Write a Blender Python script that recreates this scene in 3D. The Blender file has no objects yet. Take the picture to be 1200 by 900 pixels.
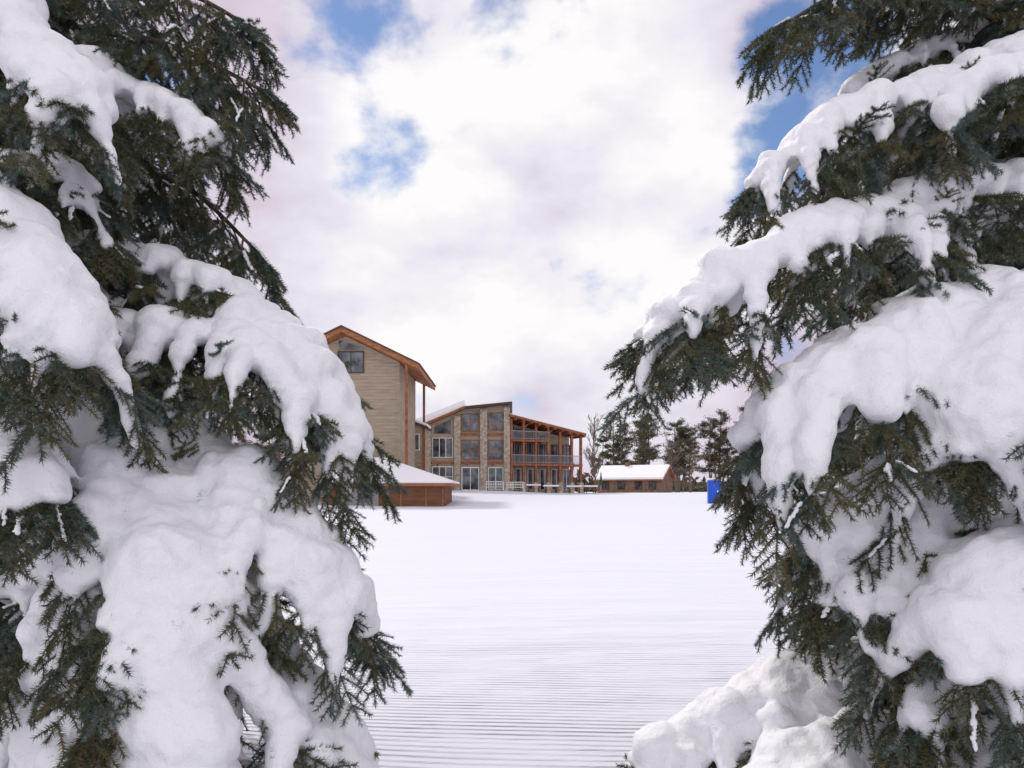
import bpy, bmesh, math, random
import numpy as np
from mathutils import Vector, Matrix, noise
random.seed(7); rng=np.random.default_rng(7)
S=bpy.context.scene
Z=Vector((0,0,1))

# ------------------------------------------------------------ materials
def mat(name, col, rough=0.8, spec=0.3):
    m=bpy.data.materials.new(name); m.use_nodes=True
    b=m.node_tree.nodes['Principled BSDF']
    b.inputs['Base Color'].default_value=(*col,1); b.inputs['Roughness'].default_value=rough
    b.inputs['Specular IOR Level'].default_value=spec
    return m,m.node_tree,b
def N(nt,t,**k):
    n=nt.nodes.new(t)
    for a,v in k.items(): setattr(n,a,v)
    return n
def noisecol(m,nt,b,c1,c2,scale,detail=4,coord='Object',vec=(1,1,1),lo=.35,hi=.65):
    tc=N(nt,'ShaderNodeTexCoord'); mp=N(nt,'ShaderNodeMapping'); mp.inputs['Scale'].default_value=vec
    nz=N(nt,'ShaderNodeTexNoise'); nz.inputs['Scale'].default_value=scale; nz.inputs['Detail'].default_value=detail
    r=N(nt,'ShaderNodeValToRGB'); r.color_ramp.elements[0].position=lo; r.color_ramp.elements[1].position=hi
    r.color_ramp.elements[0].color=(*c1,1); r.color_ramp.elements[1].color=(*c2,1)
    nt.links.new(tc.outputs[coord],mp.inputs[0]); nt.links.new(mp.outputs[0],nz.inputs['Vector'])
    nt.links.new(nz.outputs['Fac'],r.inputs[0]); nt.links.new(r.outputs[0],b.inputs['Base Color'])
    return nz,mp,tc
def bump(nt,b,src,strength,dist,prev=None):
    bp=N(nt,'ShaderNodeBump'); bp.inputs['Strength'].default_value=strength; bp.inputs['Distance'].default_value=dist
    nt.links.new(src,bp.inputs['Height'])
    if prev: nt.links.new(prev.outputs[0],bp.inputs['Normal'])
    nt.links.new(bp.outputs[0],b.inputs['Normal']); return bp

M_snow,nt,b=mat('snow',(.915,.915,.95),.6,.25)
tc=N(nt,'ShaderNodeTexCoord')
n1=N(nt,'ShaderNodeTexNoise'); n1.inputs['Scale'].default_value=12; n1.inputs['Detail'].default_value=6; n1.inputs['Roughness'].default_value=.5
n2=N(nt,'ShaderNodeTexNoise'); n2.inputs['Scale'].default_value=150; n2.inputs['Detail'].default_value=3
nt.links.new(tc.outputs['Object'],n1.inputs['Vector']); nt.links.new(tc.outputs['Object'],n2.inputs['Vector'])
p=bump(nt,b,n1.outputs['Fac'],.5,.04); bump(nt,b,n2.outputs['Fac'],.5,.007,p)
M_frost,nt,b=mat('frost_snow',(.88,.89,.92),.7,.2)
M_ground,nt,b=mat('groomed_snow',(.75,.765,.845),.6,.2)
tc=N(nt,'ShaderNodeTexCoord'); mp=N(nt,'ShaderNodeMapping'); mp.inputs['Rotation'].default_value=(0,0,math.radians(7))
nt.links.new(tc.outputs['Object'],mp.inputs[0])
wv=N(nt,'ShaderNodeTexWave',wave_type='BANDS',bands_direction='Y',wave_profile='SIN')
wv.inputs['Scale'].default_value=3.8; wv.inputs['Distortion'].default_value=.25; wv.inputs['Detail'].default_value=2; wv.inputs['Detail Scale'].default_value=.5
nt.links.new(mp.outputs[0],wv.inputs['Vector'])
sx=N(nt,'ShaderNodeSeparateXYZ'); nt.links.new(mp.outputs[0],sx.inputs[0])
mr=N(nt,'ShaderNodeMapRange'); mr.inputs['From Min'].default_value=5.2; mr.inputs['From Max'].default_value=10.5; mr.inputs['To Min'].default_value=1; mr.inputs['To Max'].default_value=0.15
nt.links.new(sx.outputs['Y'],mr.inputs[0])
nl=N(nt,'ShaderNodeTexNoise'); nl.inputs['Scale'].default_value=1.3; nl.inputs['Detail'].default_value=6
nt.links.new(tc.outputs['Object'],nl.inputs['Vector'])
mr2=N(nt,'ShaderNodeMapRange'); mr2.inputs['From Min'].default_value=.36; mr2.inputs['From Max'].default_value=.58; mr2.inputs['To Min'].default_value=.25
nt.links.new(nl.outputs['Fac'],mr2.inputs[0])
m1=N(nt,'ShaderNodeMath',operation='MULTIPLY'); nt.links.new(wv.outputs['Fac'],m1.inputs[0]); nt.links.new(mr.outputs[0],m1.inputs[1])
m2=N(nt,'ShaderNodeMath',operation='MULTIPLY'); nt.links.new(m1.outputs[0],m2.inputs[0]); nt.links.new(mr2.outputs[0],m2.inputs[1])
p=bump(nt,b,m2.outputs[0],1,.018)
mp2=N(nt,'ShaderNodeMapping'); mp2.inputs['Scale'].default_value=(.28,1.3,1); mp2.inputs['Rotation'].default_value=(0,0,math.radians(12)); nt.links.new(tc.outputs['Object'],mp2.inputs[0])
ns=N(nt,'ShaderNodeTexNoise'); ns.inputs['Scale'].default_value=.8; ns.inputs['Detail'].default_value=8; ns.inputs['Roughness'].default_value=.58
nt.links.new(mp2.outputs[0],ns.inputs['Vector'])
p=bump(nt,b,ns.outputs['Fac'],.85,.2,p)
ng_=N(nt,'ShaderNodeTexNoise'); ng_.inputs['Scale'].default_value=60; ng_.inputs['Detail'].default_value=3; nt.links.new(tc.outputs['Object'],ng_.inputs['Vector'])
bump(nt,b,ng_.outputs['Fac'],.35,.008,p)

M_needle,nt,b=mat('spruce_needles',(.06,.075,.045),.5,.4)
oi=N(nt,'ShaderNodeObjectInfo'); ge=N(nt,'ShaderNodeNewGeometry')
r=N(nt,'ShaderNodeValToRGB'); r.color_ramp.elements[0].color=(.045,.075,.042,1); r.color_ramp.elements[1].color=(.10,.155,.14,1)
e=r.color_ramp.elements.new(.4); e.color=(.115,.115,.05,1)
e=r.color_ramp.elements.new(.7); e.color=(.06,.095,.072,1)
nt.links.new(oi.outputs['Random'],r.inputs[0])
nf=N(nt,'ShaderNodeTexNoise'); nf.inputs['Scale'].default_value=9; nf.inputs['Detail'].default_value=6; nf.inputs['Roughness'].default_value=.75
nt.links.new(ge.outputs['Position'],nf.inputs['Vector'])
mf=N(nt,'ShaderNodeMapRange'); mf.inputs['From Min'].default_value=.57; mf.inputs['From Max'].default_value=.70; mf.inputs['To Max'].default_value=.8
nt.links.new(nf.outputs['Fac'],mf.inputs[0])
mx=N(nt,'ShaderNodeMixRGB'); nt.links.new(mf.outputs[0],mx.inputs[0]); nt.links.new(r.outputs[0],mx.inputs[1]); mx.inputs[2].default_value=(.72,.74,.77,1)
nt.links.new(mx.outputs[0],b.inputs['Base Color'])
M_twig,_,_=mat('twig_bark',(.16,.10,.06),.85)
M_bark,nt,b=mat('spruce_bark',(.07,.05,.04),.9)
z_,_,_=noisecol(M_bark,nt,b,(.035,.027,.022),(.13,.1,.08),14,6,vec=(1,1,.25)); bump(nt,b,z_.outputs['Fac'],1,.03)
def siding(name,c1,c2,step):
    m,nt,b=mat(name,c1,.75)
    nz,mp,tc=noisecol(m,nt,b,c1,c2,1.2,5,vec=(.6,.6,3))
    wv=N(nt,'ShaderNodeTexWave',wave_type='BANDS',bands_direction='Z',wave_profile='SAW'); wv.inputs['Scale'].default_value=.314/step
    nt.links.new(tc.outputs['Object'],wv.inputs['Vector']); bump(nt,b,wv.outputs['Fac'],1,.06); return m
M_side=siding('beige_siding',(.33,.265,.195),(.42,.345,.26),.3)
M_side2=siding('brown_siding',(.19,.085,.045),(.25,.12,.065),.2)
M_stone,nt,b=mat('stone_column',(.3,.27,.23),.85)
z_,_,_=noisecol(M_stone,nt,b,(.27,.215,.17),(.52,.45,.37),3.0,6); bump(nt,b,z_.outputs['Fac'],.6,.06)
M_wood,nt,b=mat('stained_timber',(.3,.1,.045),.6)
noisecol(M_wood,nt,b,(.20,.065,.03),(.34,.13,.065),2.2,5)
M_cedar,nt,b=mat('cedar_fascia',(.5,.2,.08),.6)
noisecol(M_cedar,nt,b,(.27,.10,.04),(.42,.18,.08),1.5,5,vec=(1,1,4))
M_dark,_,_=mat('dark_trim',(.085,.05,.035),.6)
M_white,_,_=mat('white_paint',(.75,.75,.74),.5)
M_grey,_,_=mat('grey_metal',(.3,.3,.31),.45)
M_glass,nt,b=mat('window_glass',(.03,.04,.055),.08,1.0)
nz,_,_=noisecol(M_glass,nt,b,(.012,.017,.028),(.17,.18,.21),.9,3)
b.inputs['Metallic'].default_value=.3
M_blue,_,_=mat('blue_plastic',(.02,.10,.55),.4)
M_green,_,_=mat('green_canvas',(.02,.12,.07),.7)
M_pine,nt,b=mat('pine_foliage',(.05,.06,.03),.8)
noisecol(M_pine,nt,b,(.04,.048,.026),(.14,.12,.065),.5,4)
M_bare,_,_=mat('bare_bark',(.19,.14,.12),.9)

# ------------------------------------------------------------ mesh helpers
def newobj(name,me,parent=None,link=True):
    o=bpy.data.objects.new(name,me)
    if link: S.collection.objects.link(o)
    if parent:
        o.parent=parent; o.matrix_parent_inverse=Matrix.Translation(parent.location).inverted() if parent.rotation_euler.z==0 else Matrix.Identity(4)
    return o
def mesh_np(name,V,F,mats,fm=None,smooth=False):
    me=bpy.data.meshes.new(name); V=np.asarray(V,dtype=np.float32); F=np.asarray(F,dtype=np.int32)
    me.vertices.add(len(V)); me.vertices.foreach_set('co',V.ravel())
    k=F.shape[1]; me.loops.add(F.size); me.loops.foreach_set('vertex_index',F.ravel())
    me.polygons.add(len(F)); me.polygons.foreach_set('loop_start',np.arange(0,F.size,k,dtype=np.int32))
    for m in mats: me.materials.append(m)
    if fm is not None: me.polygons.foreach_set('material_index',np.asarray(fm,dtype=np.int32))
    me.polygons.foreach_set('use_smooth',np.full(len(F),smooth))
    me.update(calc_edges=True); me.validate(); return me
class Tubes:
    def __init__(s,n=6): s.V=[];s.F=[];s.n=n
    def add(s,pts,rads):
        n=s.n; base=len(s.V); L=len(pts)
        for i,p in enumerate(pts):
            t=(pts[min(i+1,L-1)]-pts[max(i-1,0)]); t=t.normalized() if t.length>1e-6 else Z
            a=t.cross(Z); a=a.normalized() if a.length>.05 else Vector((1,0,0)); bb=t.cross(a)
            for k in range(n):
                th=2*math.pi*k/n; s.V.append(tuple(p+(a*math.cos(th)+bb*math.sin(th))*rads[i]))
        for i in range(L-1):
            for k in range(n):
                k2=(k+1)%n; s.F.append((base+i*n+k,base+i*n+k2,base+(i+1)*n+k2,base+(i+1)*n+k))
    def obj(s,name,m,parent): return newobj(name,mesh_np(name,s.V,s.F,[m],smooth=True),parent)
bm=bmesh.new(); bmesh.ops.create_icosphere(bm,subdivisions=2,radius=1)
ICO=np.array([v.co[:] for v in bm.verts]); ICOF=np.array([[v.index for v in f.verts] for f in bm.faces]); bm.free()
def spheres(L,rot=False,jit=0):
    L=np.array(L); n=len(L); V=ICO[None]*L[:,None,3:6]
    if jit: V=V*(1+rng.normal(0,jit,(n,len(ICO),1)))
    if rot:
        D=L[:,6:9]; up=np.array([0,0,1.]); s=np.cross(D,up); s/=np.linalg.norm(s,axis=1,keepdims=True)+1e-6; u=np.cross(s,D)
        V=V[:,:,0:1]*D[:,None]+V[:,:,1:2]*s[:,None]+V[:,:,2:3]*u[:,None]
    V=V+L[:,None,0:3]
    F=ICOF[None]+(np.arange(n)*len(ICO))[:,None,None]
    return V.reshape(-1,3),F.reshape(-1,3)

# ------------------------------------------------------------ spruce branchlets: stiff bottlebrush shoots
def branchlet(name,seed,Lm=.25):
    r=random.Random(seed); stems=[]
    nseg=8; main=[]
    for i in range(nseg+1):
        x=i/nseg; main.append(Vector((Lm*x,.010*math.sin(x*4+seed),-.035*x*x)))
    stems.append(main)
    d=.04
    while d<Lm*.85:
        f=d/Lm; ix=f*nseg; i0=int(ix); p=main[i0].lerp(main[min(i0+1,nseg)],ix-i0)
        for sg in (1,-1):
            if r.random()<.1: continue
            l=(.065*(1-f)+.06)*r.uniform(.75,1.15); a=math.radians(r.uniform(40,58))
            dr=Vector((math.cos(a),sg*math.sin(a),r.uniform(-.45,.05)))
            st=[p+dr*(l*j/4)+Vector((.2*l*(j/4)**2,0,-.12*l*(j/4)**2)) for j in range(5)]
            stems.append(st)
        d+=r.uniform(.048,.062)
    V=[];F=[];fm=[]
    for st in stems:
        T=[(st[min(i+1,len(st)-1)]-st[max(i-1,0)]).normalized() for i in range(len(st))]
        b0=len(V)
        for i,p in enumerate(st):
            a=T[i].cross(Z).normalized(); u=a.cross(T[i])
            rr=.0034*(1-.5*i/len(st))
            for k in range(3):
                th=k*2.094; V.append(p+(a*math.cos(th)+u*math.sin(th))*rr)
        for i in range(len(st)-1):
            for k in range(3):
                k2=(k+1)%3; A,B,C,D=b0+i*3+k,b0+i*3+k2,b0+i*3+3+k2,b0+i*3+3+k
                F.append((A,B,C));F.append((A,C,D)); fm+= [1,1]
        L=sum((st[i+1]-st[i]).length for i in range(len(st)-1)); n=int(L/.00095); ns=len(st)-1
        for q in range(n):
            x=(q+r.random())/n*ns; i=min(int(x),ns-1); p=st[i].lerp(st[i+1],x-i); t=T[i]
            a=t.cross(Z).normalized(); u=a.cross(t); th=r.uniform(0,6.283)
            rad=a*math.cos(th)+u*math.sin(th)
            endf=max(0,(q/n-.85)/.15)
            dr=(rad+t*(r.uniform(.25,.65)+endf*1.2)).normalized(); ln=r.uniform(.018,.027)
            w=dr.cross(Vector((r.random()-.5,r.random()-.5,r.random()-.5))).normalized()*.0018
            b0=len(V); V+= [p-w,p+w,p+dr*ln]
            F+= [(b0,b0+1,b0+2)]; fm+=[0]
    me=mesh_np(name,[v[:] for v in V],F,[M_needle,M_twig],fm)
    return newobj(name,me,link=False)
BL=[branchlet('spruce_branchlet_a',1),branchlet('spruce_branchlet_b',2,.20),branchlet('spruce_branchlet_c',3,.29)]
def inst_tree(src):
    ng=bpy.data.node_groups.new('scatter_'+src.name,'GeometryNodeTree')
    ng.interface.new_socket('Geometry',in_out='INPUT',socket_type='NodeSocketGeometry')
    ng.interface.new_socket('Geometry',in_out='OUTPUT',socket_type='NodeSocketGeometry')
    gi=ng.nodes.new('NodeGroupInput'); go=ng.nodes.new('NodeGroupOutput')
    ip=ng.nodes.new('GeometryNodeInstanceOnPoints'); ob=ng.nodes.new('GeometryNodeObjectInfo'); ob.inputs['Object'].default_value=src
    a=ng.nodes.new('GeometryNodeInputNamedAttribute'); a.data_type='FLOAT_VECTOR'; a.inputs['Name'].default_value='rot'
    s=ng.nodes.new('GeometryNodeInputNamedAttribute'); s.data_type='FLOAT'; s.inputs['Name'].default_value='scl'
    er=ng.nodes.new('FunctionNodeEulerToRotation'); l=ng.links.new
    l(gi.outputs[0],ip.inputs['Points']); l(ob.outputs['Geometry'],ip.inputs['Instance'])
    l(a.outputs[0],er.inputs[0]); l(er.outputs[0],ip.inputs['Rotation']); l(s.outputs[0],ip.inputs['Scale']); l(ip.outputs[0],go.inputs[0])
    return ng
NG=[inst_tree(o) for o in BL]

class Spruce:
    def __init__(s,x,y):
        s.e=bpy.data.objects.new('spruce_tree',None); S.collection.objects.link(s.e); s.e.location=(x,y,0)
        s.x,s.y=x,y; s.tb=Tubes(5); s.inst=[[],[],[]]; s.snow=[]; s.clump=[]
    def leaf(s,p,d,sc,clump=.0):
        d=d.normalized()
        roll=random.uniform(-.6,.6)
        a=Z.cross(d); a=a.normalized() if a.length>.05 else Vector((0,1,0)); u=d.cross(a)
        a2=a*math.cos(roll)+u*math.sin(roll); u2=d.cross(a2)
        m=Matrix((d,a2,u2)).transposed()
        s.inst[random.randrange(3)].append((p[:],m.to_euler('XYZ')[:],sc))
        if random.random()<clump*.7:
            f=random.uniform(.0,.3); fe=f+random.uniform(.15,.6); k=random.uniform(.6,1.1)
            while f<fe:
                q=p+d*.25*sc*f+u2*(.011-.035*sc*f*f)+a2*random.uniform(-.004,.004)
                s.clump.append((*q,random.uniform(.009,.017)*k,random.uniform(.005,.012)*k,random.uniform(.004,.008)*k,*d)); f+=.045
    def hero(s,pts,w,thick,**k):
        if k.get('snow',1)>=.7: w*=1.3; thick*=1.25; k.setdefault('hang',.7); k.setdefault('cov',(.6,1.0)); k['herosnow']=True
        s.bough(up(pts),w,thick,**k)
    def bough(s,pts,w,thick,snow=1.0,gap=.125,hang=.45,root=True,leafsc=1.0,clump=.15,cov=(.45,.95),herosnow=False):
        pts=[Vector(p) for p in pts]
        if root:
            p0=pts[0]; P=[Vector((s.x,s.y,p0.z+.12+.1*(Vector((s.x,s.y,0))-Vector((p0.x,p0.y,0))).length))]+pts
        else: P=pts
        Q=[P[0]]+P+[P[-1]+(P[-1]-P[-2])*.5]; C=[]; first=0
        for i in range(1,len(Q)-2):
            a,b_,c,d=Q[i-1:i+3]; n=max(2,int((c-b_).length/.035))
            if i==2 and root: first=len(C)
            for k in range(n):
                t=k/n; C.append(.5*((2*b_)+(c-a)*t+(2*a-5*b_+4*c-d)*t*t+(3*b_-a-3*c+d)*t**3))
        C.append(P[-1])
        n=len(C); s.tb.add(C[::3]+[C[-1]],[.022*(1-.85*i/(n/3+1))+.003 for i in range(len(C[::3])+1)])
        if not root: first=0
        acc=0;ph=random.random()*10
        for i in range(1,n):
            t=(i-first)/(n-first) if n>first else 1
            tan=(C[i]-C[i-1]); acc+=tan.length; tan=tan.normalized()
            side=tan.cross(Z); side=side.normalized() if side.length>.1 else Vector((1,0,0))
            if snow>0 and i>=first-6:
                nz=noise.noise(C[i]*5+Vector((ph,0,0)))
                r=thick*(1.0-.5*max(t,0)**2)*(1+.6*nz)
                s.snow.append((*(C[i]+Z*r*.45+side*thick*.7*noise.noise(C[i]*5+Vector((0,ph,0)))),r*1.25,r*1.25,r*.85))
            if acc>gap and i>4:
                acc=0
                tt=max(t,0)
                prof=(.6+.55*math.sin(min(tt*1.4+.15,1)*math.pi*.5))*(1-.6*tt**2.2)
                if i<first: prof=.6
                for sg in (-1,1):
                    ln=w*prof*random.uniform(.6,1.3)
                    d=(side*sg*random.uniform(.75,1.05)+tan*random.uniform(.25,.9)).normalized()
                    if ln<.05: continue
                    m=max(3,int(ln/.03)); sec=[]
                    dz=hang*random.uniform(.6,1.4)
                    for j in range(m+1):
                        f=j/m; sec.append(C[i]+d*ln*f*(1-.25*dz*f)+Z*(-dz*ln*f*f))
                    s.tb.add(sec,[.007*(1-.7*j/m) for j in range(m+1)])
                    sn=snow*.93 if i>=first-4 else snow*.5
                    iss=random.random()<sn; cv=0
                    if iss:
                        cv=random.uniform(*cov); last=None; th_=thick*random.uniform(.8,1.15)
                        for j in range(1,m+1):
                            f=j/m
                            if f>cv: break
                            r=th_*(.95-.70*f)*random.uniform(.82,1.18)
                            last=sec[j]+Z*r*.4; s.snow.append((*(sec[j]+Z*r*.5),r*1.1,r*1.1,r*.9))
                        if last is not None and thick>.055 and random.random()<.8:
                            L=random.uniform(.05,.17); k_=int(L/.018)+1; rr=random.uniform(.024,.036)
                            for q in range(k_):
                                f=q/k_; pp=last+d*.05*f-Z*L*f
                                s.snow.append((pp.x,pp.y,pp.z,rr*(1-.45*f),rr*(1-.45*f),rr))
                    perp=d.cross(Z).normalized()
                    st=.085; a_=st*random.random()
                    lo=.6*cv if herosnow else .15
                    for j in range(1,m+1):
                        a_+=ln/m
                        if a_<st or j/m<lo: continue
                        a_=0
                        for sg2 in (1,-1):
                            dd=(d*.75+perp*sg2*random.uniform(.3,.9)-Z*random.uniform(.1,.95)*(.4+hang)).normalized()
                            s.leaf(sec[j]-Z*.015,dd,leafsc*random.uniform(.6,1.0),clump)
                    if herosnow and random.random()<.2:
                        j=random.randrange(m//2,m+1)
                        s.leaf(sec[j]+Z*.015,(d*.9+Z*random.uniform(.3,.8)+perp*random.uniform(-.4,.4)),leafsc*random.uniform(.5,.75),.5)
                    dd=((sec[-1]-sec[-2]).normalized()-Z*random.uniform(-.15,.3)).normalized()
                    s.leaf(sec[-1]-dd*.06,dd,leafsc*random.uniform(.7,1.05),clump)
        tan=(C[-1]-C[-4]).normalized(); side=tan.cross(Z).normalized()
        for k in range(5):
            s.leaf(C[-1]-tan*.06,(tan+side*random.uniform(-.6,.6)-Z*random.uniform(-.1,.3)),leafsc*random.uniform(.7,1.05),clump)
    def finish(s,top):
        tr=Tubes(12); H=[Vector((s.x+.02*math.sin(k),s.y+.02*math.cos(k*1.3),-.1+k*(top+.1)/14)) for k in range(15)]
        tr.add(H,[.17*(1-k/14)+.01+(.05 if k==0 else 0) for k in range(15)]); tr.obj('trunk',M_bark,s.e)
        s.tb.obj('branches',M_bark,s.e)
        V,F=spheres(s.snow,jit=.04); o=newobj('snow_load',mesh_np('snow_load',V,F,[M_snow],smooth=True),s.e)
        m=o.modifiers.new('fuse','REMESH'); m.mode='VOXEL'; m.voxel_size=.0135; m.use_smooth_shade=True
        m=o.modifiers.new('soft','SMOOTH'); m.factor=.5; m.iterations=4
        tx=bpy.data.textures.new('lumps','CLOUDS'); tx.noise_scale=.17; tx.noise_depth=3
        m=o.modifiers.new('lump','DISPLACE'); m.texture=tx; m.strength=.06; m.mid_level=.5; m.texture_coords='LOCAL'
        tx=bpy.data.textures.new('crust','CLOUDS'); tx.noise_scale=.045; tx.noise_depth=2
        m=o.modifiers.new('crust','DISPLACE'); m.texture=tx; m.strength=.007; m.mid_level=.5; m.texture_coords='LOCAL'
        if s.clump:
            V,F=spheres(s.clump,rot=True,jit=.15); newobj('snow_clumps',mesh_np('snow_clumps',V,F,[M_frost],smooth=True),s.e)
        for k in range(3):
            L=s.inst[k]; me=bpy.data.meshes.new('needles'); me.vertices.add(len(L))
            me.vertices.foreach_set('co',np.array([l[0] for l in L],dtype=np.float32).ravel())
            a=me.attributes.new('rot','FLOAT_VECTOR','POINT'); a.data.foreach_set('vector',np.array([l[1] for l in L],dtype=np.float32).ravel())
            a=me.attributes.new('scl','FLOAT','POINT'); a.data.foreach_set('value',np.array([l[2] for l in L],dtype=np.float32))
            o=newobj('needle_foliage_'+'abc'[k],me,s.e); g=o.modifiers.new('scatter','NODES'); g.node_group=NG[k]
    def fill(s,n,zs,R,front,fs=.8):
        for k in range(n):
            z=zs[0]+(zs[1]-zs[0])*(k+random.random())/n; az=k*2.399963+random.uniform(-.3,.3)
            d=Vector((math.cos(az),math.sin(az),0)); r=R(z)*random.uniform(.8,1.05)
            if d.dot(front)>.2: r*=.5
            pts=[]
            for f in (.25,.6,1.0):
                pts.append(Vector((s.x,s.y,z))+d*r*f+Z*(.12*f-.42*f*f)*r)
            s.bough(pts,.34,.06,snow=fs if random.random()<.85 else 0,gap=.15,hang=.45,clump=.12,cov=(.3,.8))

def up(L,dz=.04): return [(a,b,c+dz) for a,b,c in L]
T=Spruce(-2.7,3.8); h=T.hero
h([(-2.2,3.0,3.57),(-1.73,2.8,3.15),(-1.6,2.7,2.95)],.22,.08)
h([(-2.17,3.5,3.58),(-1.71,3.4,3.36),(-1.45,3.3,3.2),(-1.32,3.25,3.08)],.2,.06,clump=.4)
h([(-2.12,3.7,4.11),(-1.61,3.6,3.98),(-1.24,3.5,3.75)],.26,.03,snow=0,clump=.35,hang=.9)
h([(-1.98,3.6,3.78),(-1.57,3.5,3.64),(-1.12,3.4,3.38)],.27,.03,snow=0,clump=.35,hang=.9)
h([(-2.13,3.2,2.97),(-1.79,3.0,2.83),(-1.58,2.9,2.51)],.16,.05,snow=.6,clump=.4)
h([(-1.99,3.7,3.18),(-1.57,3.6,3.03),(-1.20,3.5,2.69)],.25,.03,snow=0,clump=.35,hang=.9)
h([(-2.05,3.5,2.69),(-1.59,3.3,2.56),(-1.30,3.2,2.44)],.17,.065)
h([(-2.12,2.8,2.70),(-1.73,2.6,2.44),(-1.48,2.45,2.14),(-1.40,2.4,1.98)],.24,.085)
h([(-2.04,3.3,2.48),(-1.67,3.1,2.28),(-1.41,3.0,2.13)],.17,.06)
h([(-1.94,3.6,2.60),(-1.40,3.4,2.45),(-1.03,3.2,2.23),(-.78,3.1,2.0),(-.66,3.05,1.8)],.27,.08)
h([(-1.9,3.3,2.25),(-1.28,3.05,2.18),(-.97,2.95,2.05),(-.76,2.9,1.85)],.24,.07)
h([(-2.12,3.3,1.95),(-1.53,3.1,1.86),(-1.10,2.9,1.61),(-.82,2.8,1.35),(-.66,2.75,1.14)],.33,.095)
h([(-1.72,3.0,1.75),(-1.27,2.7,1.42),(-1.09,2.5,1.09),(-1.10,2.4,.73),(-1.08,2.35,.45)],.40,.105)
h([(-1.57,2.8,1.22),(-1.50,2.6,.92),(-1.5,2.5,.62)],.32,.09)
h([(-1.27,3.0,1.20),(-.97,2.8,.97),(-.76,2.75,.76),(-.60,2.7,.5)],.28,.085)
h([(-1.94,2.6,1.88),(-1.66,2.5,1.72),(-1.47,2.4,1.53)],.16,.07)
h([(-2.09,2.9,1.18),(-1.77,2.8,1.16),(-1.67,2.8,1.03)],.2,.05,snow=.6,clump=.4)
h([(-2.1,3.0,.75),(-1.5,2.9,.6),(-1.0,2.9,.35)],.35,.09)
T.fill(48,(.35,4.6),lambda z:1.55-.16*z,Vector((.6,-.8,0)).normalized())
T.fill(12,(4.6,6.6),lambda z:2.2-.3*z,Vector((.6,-.8,0)).normalized())
T.finish(7.2)

T=Spruce(2.85,3.8); h=T.hero
h([(2.27,3.6,4.17),(1.68,3.5,3.97),(1.22,3.4,3.68)],.2,.03,snow=0,clump=.3,hang=.5)
h([(2.46,3.7,3.9),(2.06,3.6,3.96),(1.75,3.5,3.94)],.2,.03,snow=0,clump=.3,hang=.5)
h([(2.68,3.9,4.03),(2.13,3.8,3.79),(1.68,3.7,3.53)],.15,.055)
h([(2.53,3.5,3.64),(1.85,3.3,3.33),(1.39,3.2,3.13),(1.12,3.1,2.93),(1.0,3.1,2.82)],.22,.06)
h([(2.3,3.2,3.35),(1.89,3.0,3.2),(1.72,2.95,3.05)],.17,.06)
h([(2.49,3.4,2.95),(1.91,3.2,2.84),(1.58,3.1,2.75)],.18,.07)
h([(2.26,3.4,2.78),(1.76,3.2,2.69),(1.24,3.0,2.59),(.92,2.9,2.41),(.72,2.9,2.29),(.53,2.9,2.15)],.27,.075)
h([(2.42,3.2,2.38),(1.86,3.0,2.28),(1.35,2.8,2.06),(1.05,2.75,1.88),(.90,2.75,1.74)],.38,.10)
h([(2.05,2.8,2.16),(1.64,2.6,1.97),(1.52,2.5,1.67)],.28,.09)
h([(2.28,3.2,1.90),(1.69,3.0,1.61),(1.32,2.85,1.47),(1.14,2.8,1.36)],.34,.095)
h([(2.2,3.0,1.6),(1.69,2.85,1.41),(1.34,2.75,1.25),(1.14,2.7,1.15)],.27,.085)
h([(2.04,2.7,1.40),(1.63,2.5,1.27),(1.40,2.4,1.10)],.30,.10)
h([(2.3,3.2,1.15),(1.8,3.0,1.0),(1.5,2.9,.86)],.28,.08)
h([(2.33,3.4,.91),(1.76,3.2,.80),(1.28,3.1,.76),(.90,3.1,.60),(.55,3.1,.42)],.33,.09)
h([(1.66,2.9,.61),(1.22,2.8,.56),(.9,2.7,.42)],.33,.095,root=False)
h([(1.79,2.6,.95),(1.43,2.5,.88),(1.34,2.45,.82)],.16,.06,clump=.5)
h([(1.9,2.6,.75),(1.58,2.4,.68),(1.45,2.3,.55)],.2,.08)
T.fill(48,(.35,3.0),lambda z:1.5-.12*z,Vector((-.6,-.8,0)).normalized())
T.fill(24,(3.0,4.6),lambda z:1.1-.2*(z-3),Vector((-.6,-.8,0)).normalized())
T.fill(10,(4.6,6.6),lambda z:1.9-.26*z,Vector((-.6,-.8,0)).normalized())
T.finish(7.2)

# ------------------------------------------------------------ ground
def ss(a,b,x): t=np.clip((x-a)/(b-a),0,1); return t*t*(3-2*t)
def gz(x,y):
    x=np.asarray(x,float); y=np.asarray(y,float)
    base=.42*ss(15,65,y)+ss(60,93,y)*(1.0+.35*ss(8,-4,x))
    return base
xs=np.concatenate([-np.geomspace(2500,6,60),np.linspace(-5.8,5.8,60),np.geomspace(6,2500,60)])
ys=np.concatenate([-np.geomspace(2500,2,40),np.linspace(-1.8,12,70),np.geomspace(12.3,3500,130)])
X,Y=np.meshgrid(xs,ys); Zg=gz(X,Y)
nzv=np.array([noise.noise(Vector((a*.35,b_*.35,0)))*.06+noise.noise(Vector((a*.08,b_*.10,3)))*.20 for a,b_ in zip(X.ravel(),Y.ravel())]).reshape(X.shape)
Zg=Zg+nzv*np.clip(1-np.abs(Y)/250,0,1)
for tx_,ty_ in ((-2.7,3.8),(2.85,3.8)):
    Zg+=.22*np.exp(-((X-tx_)**2+(Y-ty_)**2)/1.6)
ny,nx=X.shape; idx=np.arange(ny*nx).reshape(ny,nx)
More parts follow.
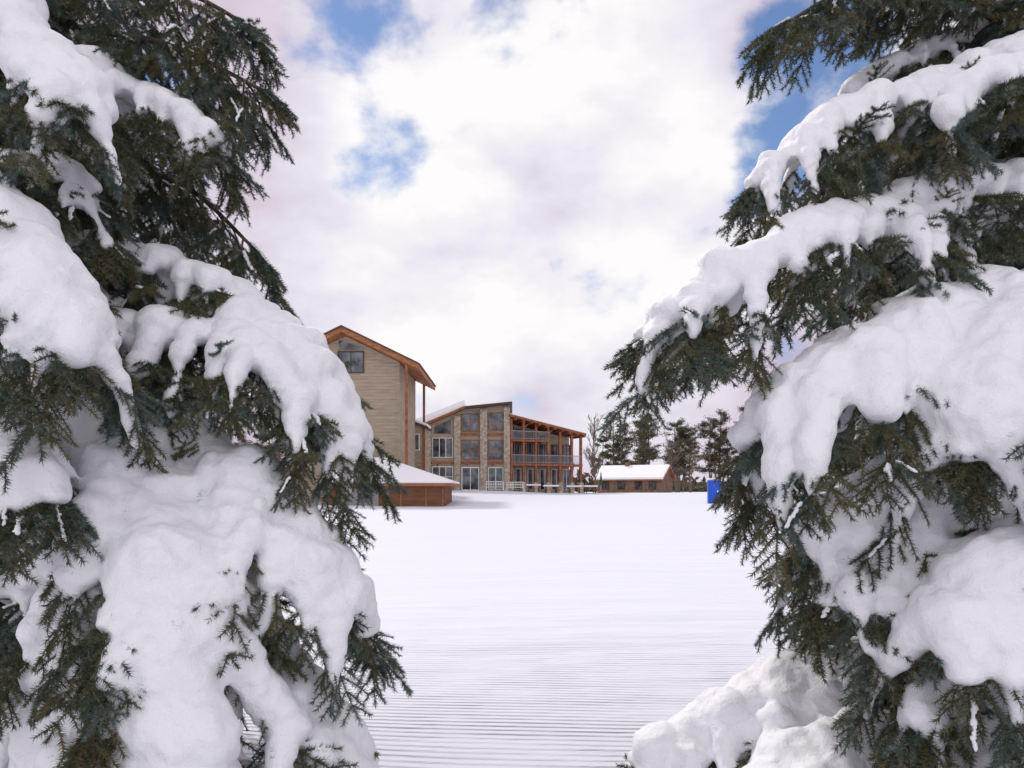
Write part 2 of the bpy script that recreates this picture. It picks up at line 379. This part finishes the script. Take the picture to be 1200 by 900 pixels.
F=np.stack([idx[:-1,:-1],idx[:-1,1:],idx[1:,1:],idx[1:,:-1]],-1).reshape(-1,4)
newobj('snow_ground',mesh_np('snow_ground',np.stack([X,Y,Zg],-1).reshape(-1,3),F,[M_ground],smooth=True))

# ------------------------------------------------------------ buildings
class Bld:
    def __init__(s,name,loc,yaw=0):
        s.e=bpy.data.objects.new(name,None); S.collection.objects.link(s.e); s.e.location=loc; s.e.rotation_euler=(0,0,math.radians(yaw)); s.p={}
    def prism(s,part,m,prof,y0,y1):
        V,Fs=s.p.setdefault((part,m),([],[])); b0=len(V); n=len(prof)
        V+=[(x,y0,z) for x,z in prof]+[(x,y1,z) for x,z in prof]
        Fs.append(tuple(b0+i for i in range(n))); Fs.append(tuple(b0+n+i for i in range(n-1,-1,-1)))
        for i in range(n): j=(i+1)%n; Fs.append((b0+i,b0+n+i,b0+n+j,b0+j))
    def box(s,part,m,x0,x1,y0,y1,z0,z1): s.prism(part,m,[(x0,z0),(x1,z0),(x1,z1),(x0,z1)],y0,y1)
    def window(s,x0,x1,z0,z1,y=0,nx=2,nz=1,fr=None,fw=.1,glass=M_glass,top=None):
        fr=fr or M_wood
        s.box('glass',glass,x0,x1,y-.03,y+.05,z0,z1)
        for a,b_ in ((x0-fw,x0),(x1,x1+fw)): s.box('window_frames',fr,a,b_,y-.10,y-.005,z0-fw,z1+fw)
        for a,b_ in ((z0-fw,z0),(z1,z1+fw)): s.box('window_frames',fr,x0,x1,y-.10,y-.005,a,b_)
        for i in range(1,nx): xx=x0+(x1-x0)*i/nx; s.box('window_frames',fr,xx-.04,xx+.04,y-.08,y-.035,z0,z1)
        for i in range(1,nz): zz=z0+(z1-z0)*i/nz; s.box('window_frames',fr,x0,x1,y-.076,y-.036,zz-.035,zz+.035)
    def done(s):
        for (part,m),(V,Fs) in s.p.items():
            me=bpy.data.meshes.new(part); me.from_pydata(V,[],Fs); me.materials.append(m)
            bm=bmesh.new(); bm.from_mesh(me); bmesh.ops.recalc_face_normals(bm,faces=bm.faces); bm.to_mesh(me); bm.free()
            o=bpy.data.objects.new(part,me); S.collection.objects.link(o); o.parent=s.e
            if part=='roof_snow' :
                md=o.modifiers.new('b','BEVEL'); md.width=.09; md.segments=3

B=Bld('lodge_hall',(-12.86,92,1.75))
wallp=[(-4,-1),(12.54,-1),(12.54,10.55),(7.06,10.0),(0,7.0),(-4,5.3)]
B.prism('walls',M_side,wallp,0,14)
for a,b_,hh in ((1.95,2.85,7.7),(5.75,6.5,9.3),(8.95,9.8,10.1),(11.85,12.6,10.4),(-.35,.25,6.8)):
    B.box('stone_columns',M_stone,a,b_,-.38,-.002,-1,hh-.15)
for z in (3.25,6.75):
    for a,b_ in [(.25,1.95),(2.85,5.75),(6.5,8.95),(9.8,11.85)]:
        if not (z>6 and a<6): B.box('floor_bands',M_wood,a,b_,-.14,-.002,z,z+.28)
def slopes(B,part,m,pts,t,y0,y1,off=0):
    for (x0,z0),(x1,z1) in zip(pts[:-1],pts[1:]):
        B.prism(part,m,[(x0,z0+off),(x1,z1+off),(x1,z1+off+t),(x0,z0+off+t)],y0,y1)
slopes(B,'roof',M_wood,[(-4.5,5.1),(0,7.02),(7.06,10.02)],.3,-.9,14.5)
slopes(B,'roof',M_dark,[(7.06,10.02),(12.9,10.6)],.28,-.9,14.5)
slopes(B,'roof_snow',M_snow,[(-4.5,5.1),(0,7.02),(7.0,9.8)],1.0,-.6,14.3,.304)
slopes(B,'roof_snow',M_snow,[(7.1,10.03),(12.7,10.58)],.08,-.3,14.2,.284)
B.window(.3,1.75,4.5,6.3,nx=2); B.window(.3,1.75,1.0,2.7,nx=2)
B.window(3.1,5.5,4.1,6.4,nx=3,fr=M_white,fw=.07); B.window(3.1,5.5,.5,2.85,nx=3,nz=2,fr=M_white)
B.prism('glass',M_glass,[(3.3,7.0),(5.3,7.0),(5.3,8.7),(3.3,7.85)],-.05,.05)
B.window(6.75,8.7,7.35,9.35,nx=2,nz=2); B.window(6.75,8.7,3.85,6.1,nx=2,nz=2); B.window(6.75,8.7,.1,2.75,nx=2,fr=M_white,fw=.14,nz=1)
B.prism('glass',M_glass,[(6.75,9.47),(8.7,9.47),(8.7,9.62),(7.7,9.85),(6.75,9.62)],-.05,.05)
B.window(10.0,11.7,7.45,9.5,nx=2,nz=2); B.window(10.0,11.7,3.85,6.1,nx=2,nz=2); B.window(10.0,11.7,.2,2.75,nx=2,fr=M_white)
for x in (3.6,7.3,10.4):
    B.box('wall_lamps',M_dark,x,x+.15,-.2,-.15,3.0,3.2)
B.done()
B=Bld('balcony_wing',(-.25,92,1.75),yaw=25)
H=lambda x:9.0-.19*x
B.prism('walls',M_side,[(0,-1),(9.7,-1),(9.7,H(9.7)-.3),(0,H(0)-.3)],2.4,11)
slopes(B,'roof',M_wood,[(-.3,H(-.3)),(10.5,H(10.5))],.3,-.7,11.5)
slopes(B,'roof_snow',M_snow,[(-.2,H(-.2)),(10.4,H(10.4))],.12,-.5,11.3,.304)
for i in range(10):
    x=.3+i*1.08; B.box('rafters',M_wood,x,x+.14,-1.1,2.35,H(x)-.32,H(x)-.06)
posts=[0.05,1.75,3.45,5.2,6.9,8.6,9.95]
for i,x in enumerate(posts):
    B.box('timber_posts',M_wood,x-.15,x+.15,-.35,-.05,-1,H(x)-.02)
    B.box('post_plinths',M_stone,x-.27,x+.27,-.5,.06,-1.02,1.0)
B.box('decks',M_wood,-.1,10.1,-.45,2.38,3.05,3.35)
B.box('decks',M_wood,-.1,5.25,-.45,2.38,6.05,6.3)
for z,xe in ((3.35,10.0),(6.3,5.2)):
    B.box('railings',M_grey,0,xe,-.42,-.36,z+1.0,z+1.08); B.box('railings',M_grey,0,xe,-.42,-.36,z+.1,z+.16)
    x=0.1
    while x<xe: B.box('railings',M_grey,x,x+.035,-.405,-.375,z+.16,z+1.0); x+=.17
for a,b_ in zip(posts[:-1],posts[1:]):
    for z0,z1 in ((.1,2.7),(3.4,5.9),(6.4,8.2)):
        z1=min(z1,H(b_)-.65)
        if z1-z0>.5: B.window(a+.2,b_-.2,z0,z1,y=2.4,nx=2,fr=M_dark if z0>1 else M_white,fw=.08)
for x in (2.6,6.0):
    B.prism('braces',M_wood,[(x-.9,H(x-.9)-.9),(x-.7,H(x-.7)-.9),(x+.1,H(x)-.05),(x-.1,H(x)-.05)],-.3,-.14)
B.done()
B=Bld('gabled_lodge_tower',(-15.2,68,.4))
pk=15.9; sl=.485
g=lambda x:pk-sl*abs(x)
B.prism('walls',M_side,[(-4.84,-1),(4.84,-1),(4.84,g(4.84)-.5),(0,pk-.5),(-4.84,g(4.84)-.5)],0,12)
for sg in (-1,1):
    B.prism('roof',M_cedar,[(0,pk-.45),(sg*6.9,g(6.9)-.45),(sg*6.9,g(6.9)),(0,pk)],-1.6,12.6)
    B.prism('roof_edge',M_dark,[(0,pk+.003),(sg*7.0,g(7.0)+.003),(sg*7.0,g(7)+.12),(0,pk+.12)],-1.75,12.7)
    B.prism('roof_snow',M_snow,[(0,pk+.124),(sg*6.8,g(6.8)+.124),(sg*6.8,g(6.8)+.2),(0,pk+.22)],-1.3,12.4)
    for y in (-1.3,12): B.box('posts',M_wood,sg*5.75-.12,sg*5.75+.12,y-.12,y+.12,-1,g(5.7)-.47)
    B.box('corner_boards',M_side,sg*4.84-.1,sg*4.84+.1,-.06,-.003,-1,g(4.84)-.55)
B.window(-.6,1.6,12.1,13.9,nx=2,fr=M_dark,fw=.1)
B.prism('glass',M_glass,[(-.6,14.1),(1.6,14.1),(1.6,14.3),(-.6,15.0)],-.04,.05)
B.window(-3.6,-1.6,8.2,10.0,nx=2,fr=M_dark); B.window(-3.6,-1.6,4,5.8,nx=2,fr=M_dark)
B.done()
B=Bld('connecting_wing',(-13,80,.9))
B.prism('walls',M_side,[(-6,-1),(3.7,-1),(3.7,7.5),(-1,9.2),(-6,9.2)],0,3)
B.prism('roof',M_dark,[(-6,9.203),(-1,9.203),(4.0,7.4),(4.0,7.62),(-1,9.45),(-6,9.45)],-.4,3.4)
B.prism('roof_snow',M_snow,[(-5.9,9.454),(-1,9.454),(3.95,7.66),(3.95,7.95),(-1,9.8),(-5.9,9.8)],-.3,3.3)
B.window(1.5,3.0,5.2,6.8,nx=2,fr=M_white); B.window(1.5,3.0,1.5,3.2,nx=2)
B.done()
B=Bld('low_cabin',(-10.2,62,.3),yaw=0)
x0,x1,y0,y1=-5.2,4.6,0,7.5
B.box('walls',M_side2,x0,x1,y0,y1,-1,1.75)
B.box('fascia',M_cedar,x0-.6,x1+.75,y0-.8,y1+.6,1.752,1.96)
def hip(B,part,m,x0,x1,y0,y1,zb,rx0,rx1,ry,zt):
    V,Fs=B.p.setdefault((part,m),([],[])); b0=len(V)
    V+=[(x0,y0,zb),(x1,y0,zb),(x1,y1,zb),(x0,y1,zb),(rx0,ry,zt),(rx1,ry,zt)]
    Fs+=[tuple(b0+i for i in f) for f in ((0,1,5,4),(1,2,5),(2,3,4,5),(3,0,4),(3,2,1,0))]
B.box('roof_snow',M_snow,x0-.55,x1+.7,y0-.75,y1+.55,1.964,2.2)
hip(B,'roof_snow_cap',M_snow,x0-.5,x1+.65,y0-.7,y1+.5,2.15,x0+1,-1.0,3.6,4.3)
B.window(-3.9,-1.0,-.2,1.45,nx=4,nz=2,fr=M_grey,glass=M_grey)
for x in (-.5,.9,3.0,4.4): B.box('wall_trim',M_cedar,x,x+.12,-.05,-.003,-1,1.75)
B.done()
B=Bld('brown_cottage',(18.0,115,1.3),yaw=-28)
M_brick,nt,b=mat('weathered_brown_siding',(.25,.15,.1),.85); noisecol(M_brick,nt,b,(.17,.105,.075),(.28,.18,.13),2,6)
B.box('walls',M_brick,-5.2,5.2,0,6,-1,2.3)
for xx in (-5.2,5.2):
    VV,FF=B.p.setdefault(('gables',M_brick),([],[])); b0=len(VV); VV+=[(xx,0,2.302),(xx,6,2.302),(xx,3,4.0),(xx*.98,0,2.302),(xx*.98,6,2.302),(xx*.98,3,4.0)]
    FF+=[(b0,b0+1,b0+2),(b0+3,b0+5,b0+4),(b0,b0+2,b0+5,b0+3),(b0+1,b0+4,b0+5,b0+2)]
for ya,yb,za,zb in ((-.6,3,1.98,4.04),(6.6,3,1.98,4.04)):
    for part,m,dz,th,ex in (('roof',M_cedar,0,.15,5.7),('roof_snow',M_snow,.154,.32,5.6)):
        VV,FF=B.p.setdefault((part,m),([],[])); b0=len(VV)
        for x in (-ex,ex): VV+=[(x,ya,za+dz),(x,yb,zb+dz),(x,yb,zb+dz+th),(x,ya,za+dz+th)]
        FF+=[tuple(b0+i for i in f) for f in ((0,1,2,3),(7,6,5,4),(0,4,5,1),(1,5,6,2),(2,6,7,3),(3,7,4,0))]
for x in (-3.8,-1.2,1.6,3.8): B.window(x-.5,x+.5,.7,1.8,nx=2,fr=M_dark,fw=.07)
B.box('chimney',M_brick,-1.5,-.8,2.6,3.2,3.6,4.9)
B.done()

# ------------------------------------------------------------ small outdoor things
def rack(x,y,yaw):
    B=Bld('ski_rack',(x,y,float(gz(x,y))),yaw)
    for xx in (-1,1):
        B.prism('legs',M_white,[(xx-.04,-.2),(xx+.04,-.2),(xx+.04,1.15),(xx-.04,1.15)],-.04,.04)
        B.box('feet',M_white,xx-.04,xx+.04,-.5,.5,.0,.08)
    for z in (.45,.8,1.1): B.box('bars',M_white,-.96,.96,-.03,.03,z,z+.07)
    x_=-.8
    while x_<.85: B.box('pegs',M_white,x_,x_+.05,-.028,.028,.52,1.1); x_+=.2
    B.done()
rack(-2.0,87,5); rack(.4,87.5,-4)
def table(x,y,yaw):
    B=Bld('picnic_table',(x,y,float(gz(x,y))),yaw)
    for k in range(4): B.box('top',M_wood,-.9,.9,-.38+k*.2,-.2+k*.2,.72,.76)
    for yy in (-.75,.6): B.box('seats',M_wood,-.9,.9,yy,yy+.18,.42,.46)
    for xx in (-.6,.6):
        B.box('frame',M_dark,xx-.04,xx+.04,-.7,.7,.34,.41)
        for sg in (-1,1): B.prism('frame',M_dark,[(xx-.04,0),(xx+.04,0),(xx+.04,.71),(xx-.04,.71)],sg*.3-.05,sg*.3+.05)
    B.box('snow_cover',M_snow,-.88,.88,-.36,.38,.764,.95)
    B.done()
for a in ((4.6,88,10),(7.4,88.5,-8),(9.4,90,20),(2.6,90,0)): table(*a)
B=Bld('patio_umbrella',(11.2,94,float(gz(11.2,94))))
for i in range(8):
    a=i*math.pi/4; B.prism('canopy',M_green,[(.0,1.0),(.2*math.cos(a)+.03,1.0),(.05*math.cos(a)+.02,2.5),(0,2.5)],.2*math.sin(a)*.5-.08,.2*math.sin(a)*.5+.08)
B.box('pole',M_grey,-.03,.03,-.03,.03,-.2,2.7); B.box('base',M_dark,-.3,.3,-.3,.3,0,.12); B.done()
B=Bld('portable_toilet',(17.9,66,float(gz(17.9,66))),-10)
B.box('cabin',M_blue,-.55,.55,-.55,.55,0,2.1); B.box('door',M_blue,-.4,.4,-.59,-.553,.12,1.95); B.box('door_trim',M_white,.2,.3,-.61,-.592,1.0,1.2)
B.prism('roof',M_white,[(-.6,2.1),(.6,2.1),(.45,2.28),(-.45,2.28)],-.58,.58); B.box('skid',M_dark,-.6,.6,-.6,.6,-.12,-.003); B.done()

def bare(name,x,y,h,spread,seed,columnar=True):
    r=random.Random(seed); tb=Tubes(5); z0=float(gz(x,y))-.2
    def grow(p,d,l,rad,lev):
        n=5; pts=[p]
        for i in range(n):
            d=(d+Vector((r.gauss(0,.09),r.gauss(0,.09),.06))).normalized(); pts.append(pts[-1]+d*l/n)
        tb.add(pts,[rad*(1-.75*i/n) for i in range(n+1)])
        if lev<3:
            m=[28,8,5][lev]
            for k in range(m):
                f=r.uniform(.12 if lev==0 else .2,1); i=min(int(f*n),n-1); q=pts[i].lerp(pts[i+1],f*n-i)
                a=r.uniform(0,6.283); s_=Vector((math.cos(a),math.sin(a),0))
                nd=(d*(1.0 if columnar else .6)+s_*spread*r.uniform(.7,1.2)).normalized()
                grow(q,nd,l*(.34 if lev==0 else .5)*r.uniform(.6,1.1)*(1.15-f*.5),max(rad*.4,.02),lev+1)
    grow(Vector((x,y,z0)),Vector((0,0,1)),h,h*.016,0)
    return newobj(name,mesh_np(name,tb.V,tb.F,[M_bare],smooth=True))
bare('bare_poplar_tree',11.2,100,9.3,.42,3)
bare('bare_tree',27,112,6.5,.9,5,False)
bare('bare_tree.001',25,118,8,.9,6,False)

V=[];F=[];tb=Tubes(6); r=random.Random(11)
def pine(x,y,h):
    z0=float(gz(x,y))-.3; lean=r.uniform(-.03,.03)
    top=Vector((x+lean*h,y,z0+h)); base=Vector((x,y,z0))
    tb.add([base.lerp(top,k/6) for k in range(7)],[h*.016*(1-.8*k/6) for k in range(7)])
    nb=int(h*2.4)
    for k in range(nb):
        f=r.uniform(.28,1); p=base.lerp(top,f); a=r.uniform(0,6.283)
        L=h*.21*math.sqrt(max(0.05,1-((f-.55)/.5)**2))*r.uniform(.45,1.15); d=Vector((math.cos(a),math.sin(a),r.uniform(.0,.55)))
        e=p+d*L; tb.add([p,p.lerp(e,.5),e],[.05,.035,.015])
        for c in range(4):
            cc=p.lerp(e,.45+.18*c); cr=h*.045*r.uniform(.6,1.2)
            for q in range(36):
                o=Vector((r.gauss(0,1),r.gauss(0,1),r.gauss(0,.7)))*cr*.55; u=Vector((r.gauss(0,1),r.gauss(0,1),r.gauss(0,1))).normalized()
                v=u.orthogonal().normalized(); s_=r.uniform(.10,.22); b0=len(V); w=cc+o
                V.extend([(w-u*s_)[:],(w+v*s_*.35)[:],(w+u*s_)[:],(w-v*s_*.35)[:]]); F.append((b0,b0+1,b0+2,b0+3))
for i in range(25):
    x=16.5+i*1.4+r.uniform(-.6,.6); pine(x,r.uniform(126,145),r.uniform(11,15) if i>1 else 10)
for i in range(30): pine(52+i*5+r.uniform(-2,2),r.uniform(135,170),r.uniform(10,16))
for i in range(26): pine(-45-i*6+r.uniform(-2,2),r.uniform(120,170),r.uniform(10,16))
for i in range(12): pine(-38+i*4+r.uniform(-1,1),r.uniform(150,170),r.uniform(7,9))
pe=newobj('distant_pine_trees',mesh_np('distant_pine_trees',V,F,[M_pine]))
tb.obj('pine_trunks',M_bare,pe)
V=[];F=[]
for i in range(26000):
    x=r.uniform(-700,700); y=r.uniform(300,330)+abs(x)*.05; z=1.2+abs(r.gauss(0,1))*3.2*(1+.3*math.sin(x*.05)); s_=r.uniform(.8,2.2)
    u=Vector((r.gauss(0,1),r.gauss(0,.4),r.gauss(0,1))).normalized(); v=u.orthogonal().normalized(); w=Vector((x,y,z)); b0=len(V)
    V.extend([(w-u*s_)[:],(w+v*s_*.6)[:],(w+u*s_)[:],(w-v*s_*.6)[:]]); F.append((b0,b0+1,b0+2,b0+3))
newobj('distant_woodland',mesh_np('distant_woodland',V,F,[M_pine]))

# ------------------------------------------------------------ world
SUN=Vector((-.34,.52,.55)).normalized()
elev=math.asin(SUN.z); azim=math.atan2(SUN.x,SUN.y)
W=bpy.data.worlds.new('World'); S.world=W; W.use_nodes=True; nt=W.node_tree; nt.nodes.clear(); l=nt.links.new
out=N(nt,'ShaderNodeOutputWorld'); mixs=N(nt,'ShaderNodeMixShader'); b1=N(nt,'ShaderNodeBackground'); b2=N(nt,'ShaderNodeBackground')
sky=N(nt,'ShaderNodeTexSky',sky_type='NISHITA'); sky.sun_disc=False; sky.sun_elevation=elev; sky.sun_rotation=azim; sky.dust_density=.1; sky.ozone_density=6; sky.air_density=.9
l(sky.outputs[0],b1.inputs[0]); b1.inputs[1].default_value=.12
tc=N(nt,'ShaderNodeTexCoord'); mp=N(nt,'ShaderNodeMapping'); mp.inputs['Scale'].default_value=(1,1,1.4); l(tc.outputs['Generated'],mp.inputs[0])
n1=N(nt,'ShaderNodeTexNoise'); n1.inputs['Scale'].default_value=6.5; n1.inputs['Detail'].default_value=9; n1.inputs['Roughness'].default_value=.56; n1.inputs['Distortion'].default_value=.1
l(mp.outputs[0],n1.inputs['Vector'])
n2=N(nt,'ShaderNodeTexNoise'); n2.inputs['Scale'].default_value=3.4; n2.inputs['Detail'].default_value=7; n2.inputs['Roughness'].default_value=.52
mp2=N(nt,'ShaderNodeMapping'); mp2.inputs['Location'].default_value=(3.3,1.7,.4); mp2.inputs['Scale'].default_value=(1,1,1.9); l(tc.outputs['Generated'],mp2.inputs[0]); l(mp2.outputs[0],n2.inputs['Vector'])
def spot(d,a0,a1,amp):
    d=Vector(d).normalized(); dp=N(nt,'ShaderNodeVectorMath',operation='DOT_PRODUCT'); l(tc.outputs['Generated'],dp.inputs[0]); dp.inputs[1].default_value=d
    m=N(nt,'ShaderNodeMapRange',interpolation_type='SMOOTHSTEP'); m.inputs['From Min'].default_value=math.cos(math.radians(a1)); m.inputs['From Max'].default_value=math.cos(math.radians(a0))
    m.inputs['To Max'].default_value=amp; l(dp.outputs['Value'],m.inputs[0]); return m.outputs[0]
def add(a,b_):
    m=N(nt,'ShaderNodeMath',operation='ADD'); l(a,m.inputs[0]); l(b_,m.inputs[1]); return m.outputs[0]
f=n1.outputs['Fac']
for d,a0,a1,amp in (((-.26,1,.67),1,8,.18),((-.18,1,.45),.5,5,.25),((.42,1,.56),1,7,.20),((.34,1,.44),.5,4.5,.22),((.03,1,.69),1,6,.18),((-.5,1,.5),2,10,.10),((.62,1,.5),2,9,.10),((-.1,.3,1),5,28,.08)):
    f=add(f,spot(d,a0,a1,amp))
thr=N(nt,'ShaderNodeMapRange',interpolation_type='SMOOTHSTEP'); thr.inputs['From Min'].default_value=.59; thr.inputs['From Max'].default_value=.79; thr.inputs['To Min'].default_value=1; thr.inputs['To Max'].default_value=.05
l(f,thr.inputs[0])
g=add(n2.outputs['Fac'],spot((.03,1,.34),1,24,.30))
g=add(g,spot((0,-1,.6),15,75,.35))  # added unseen bright cloud behind the camera, fill light for camera-facing snow
sz=N(nt,'ShaderNodeSeparateXYZ'); l(tc.outputs['Generated'],sz.inputs[0])
mz=N(nt,'ShaderNodeMapRange'); mz.inputs['From Min'].default_value=.0; mz.inputs['From Max'].default_value=.28; mz.inputs['To Min'].default_value=-.24; mz.inputs['To Max'].default_value=-.04
l(sz.outputs['Z'],mz.inputs[0]); g=add(g,mz.outputs[0])
mfine=N(nt,'ShaderNodeMapRange'); mfine.inputs['From Min'].default_value=.3; mfine.inputs['From Max'].default_value=.7; mfine.inputs['To Min'].default_value=.10; mfine.inputs['To Max'].default_value=-.10
l(n1.outputs['Fac'],mfine.inputs[0]); g=add(g,mfine.outputs[0])
cr=N(nt,'ShaderNodeValToRGB'); cr.color_ramp.elements[0].position=.24; cr.color_ramp.elements[0].color=(.52,.42,.52,1)
cr.color_ramp.elements[1].position=.74; cr.color_ramp.elements[1].color=(1.0,.975,.98,1)
e=cr.color_ramp.elements.new(.40); e.color=(.68,.59,.70,1)
e=cr.color_ramp.elements.new(.56); e.color=(.81,.78,.87,1)
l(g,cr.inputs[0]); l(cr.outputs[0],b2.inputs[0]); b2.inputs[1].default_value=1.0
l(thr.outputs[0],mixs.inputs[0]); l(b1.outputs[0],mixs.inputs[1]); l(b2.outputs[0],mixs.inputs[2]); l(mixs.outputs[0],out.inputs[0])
sl_=bpy.data.lights.new('sun','SUN'); sl_.energy=2.1; sl_.angle=math.radians(5); sl_.color=(1,.95,.88)
so=bpy.data.objects.new('sun',sl_); S.collection.objects.link(so); so.rotation_euler=SUN.to_track_quat('Z','Y').to_euler(); so.location=(0,20,30)

c=bpy.data.cameras.new('camera'); co=bpy.data.objects.new('camera',c); S.collection.objects.link(co); S.camera=co
co.location=(0,0,1.6); co.rotation_euler=(math.radians(90),0,0); c.lens=26.2; c.sensor_width=36; c.shift_y=126/1200; c.clip_end=6000; c.clip_start=.05
S.view_settings.view_transform='Standard'; S.view_settings.look='None'; S.view_settings.exposure=0
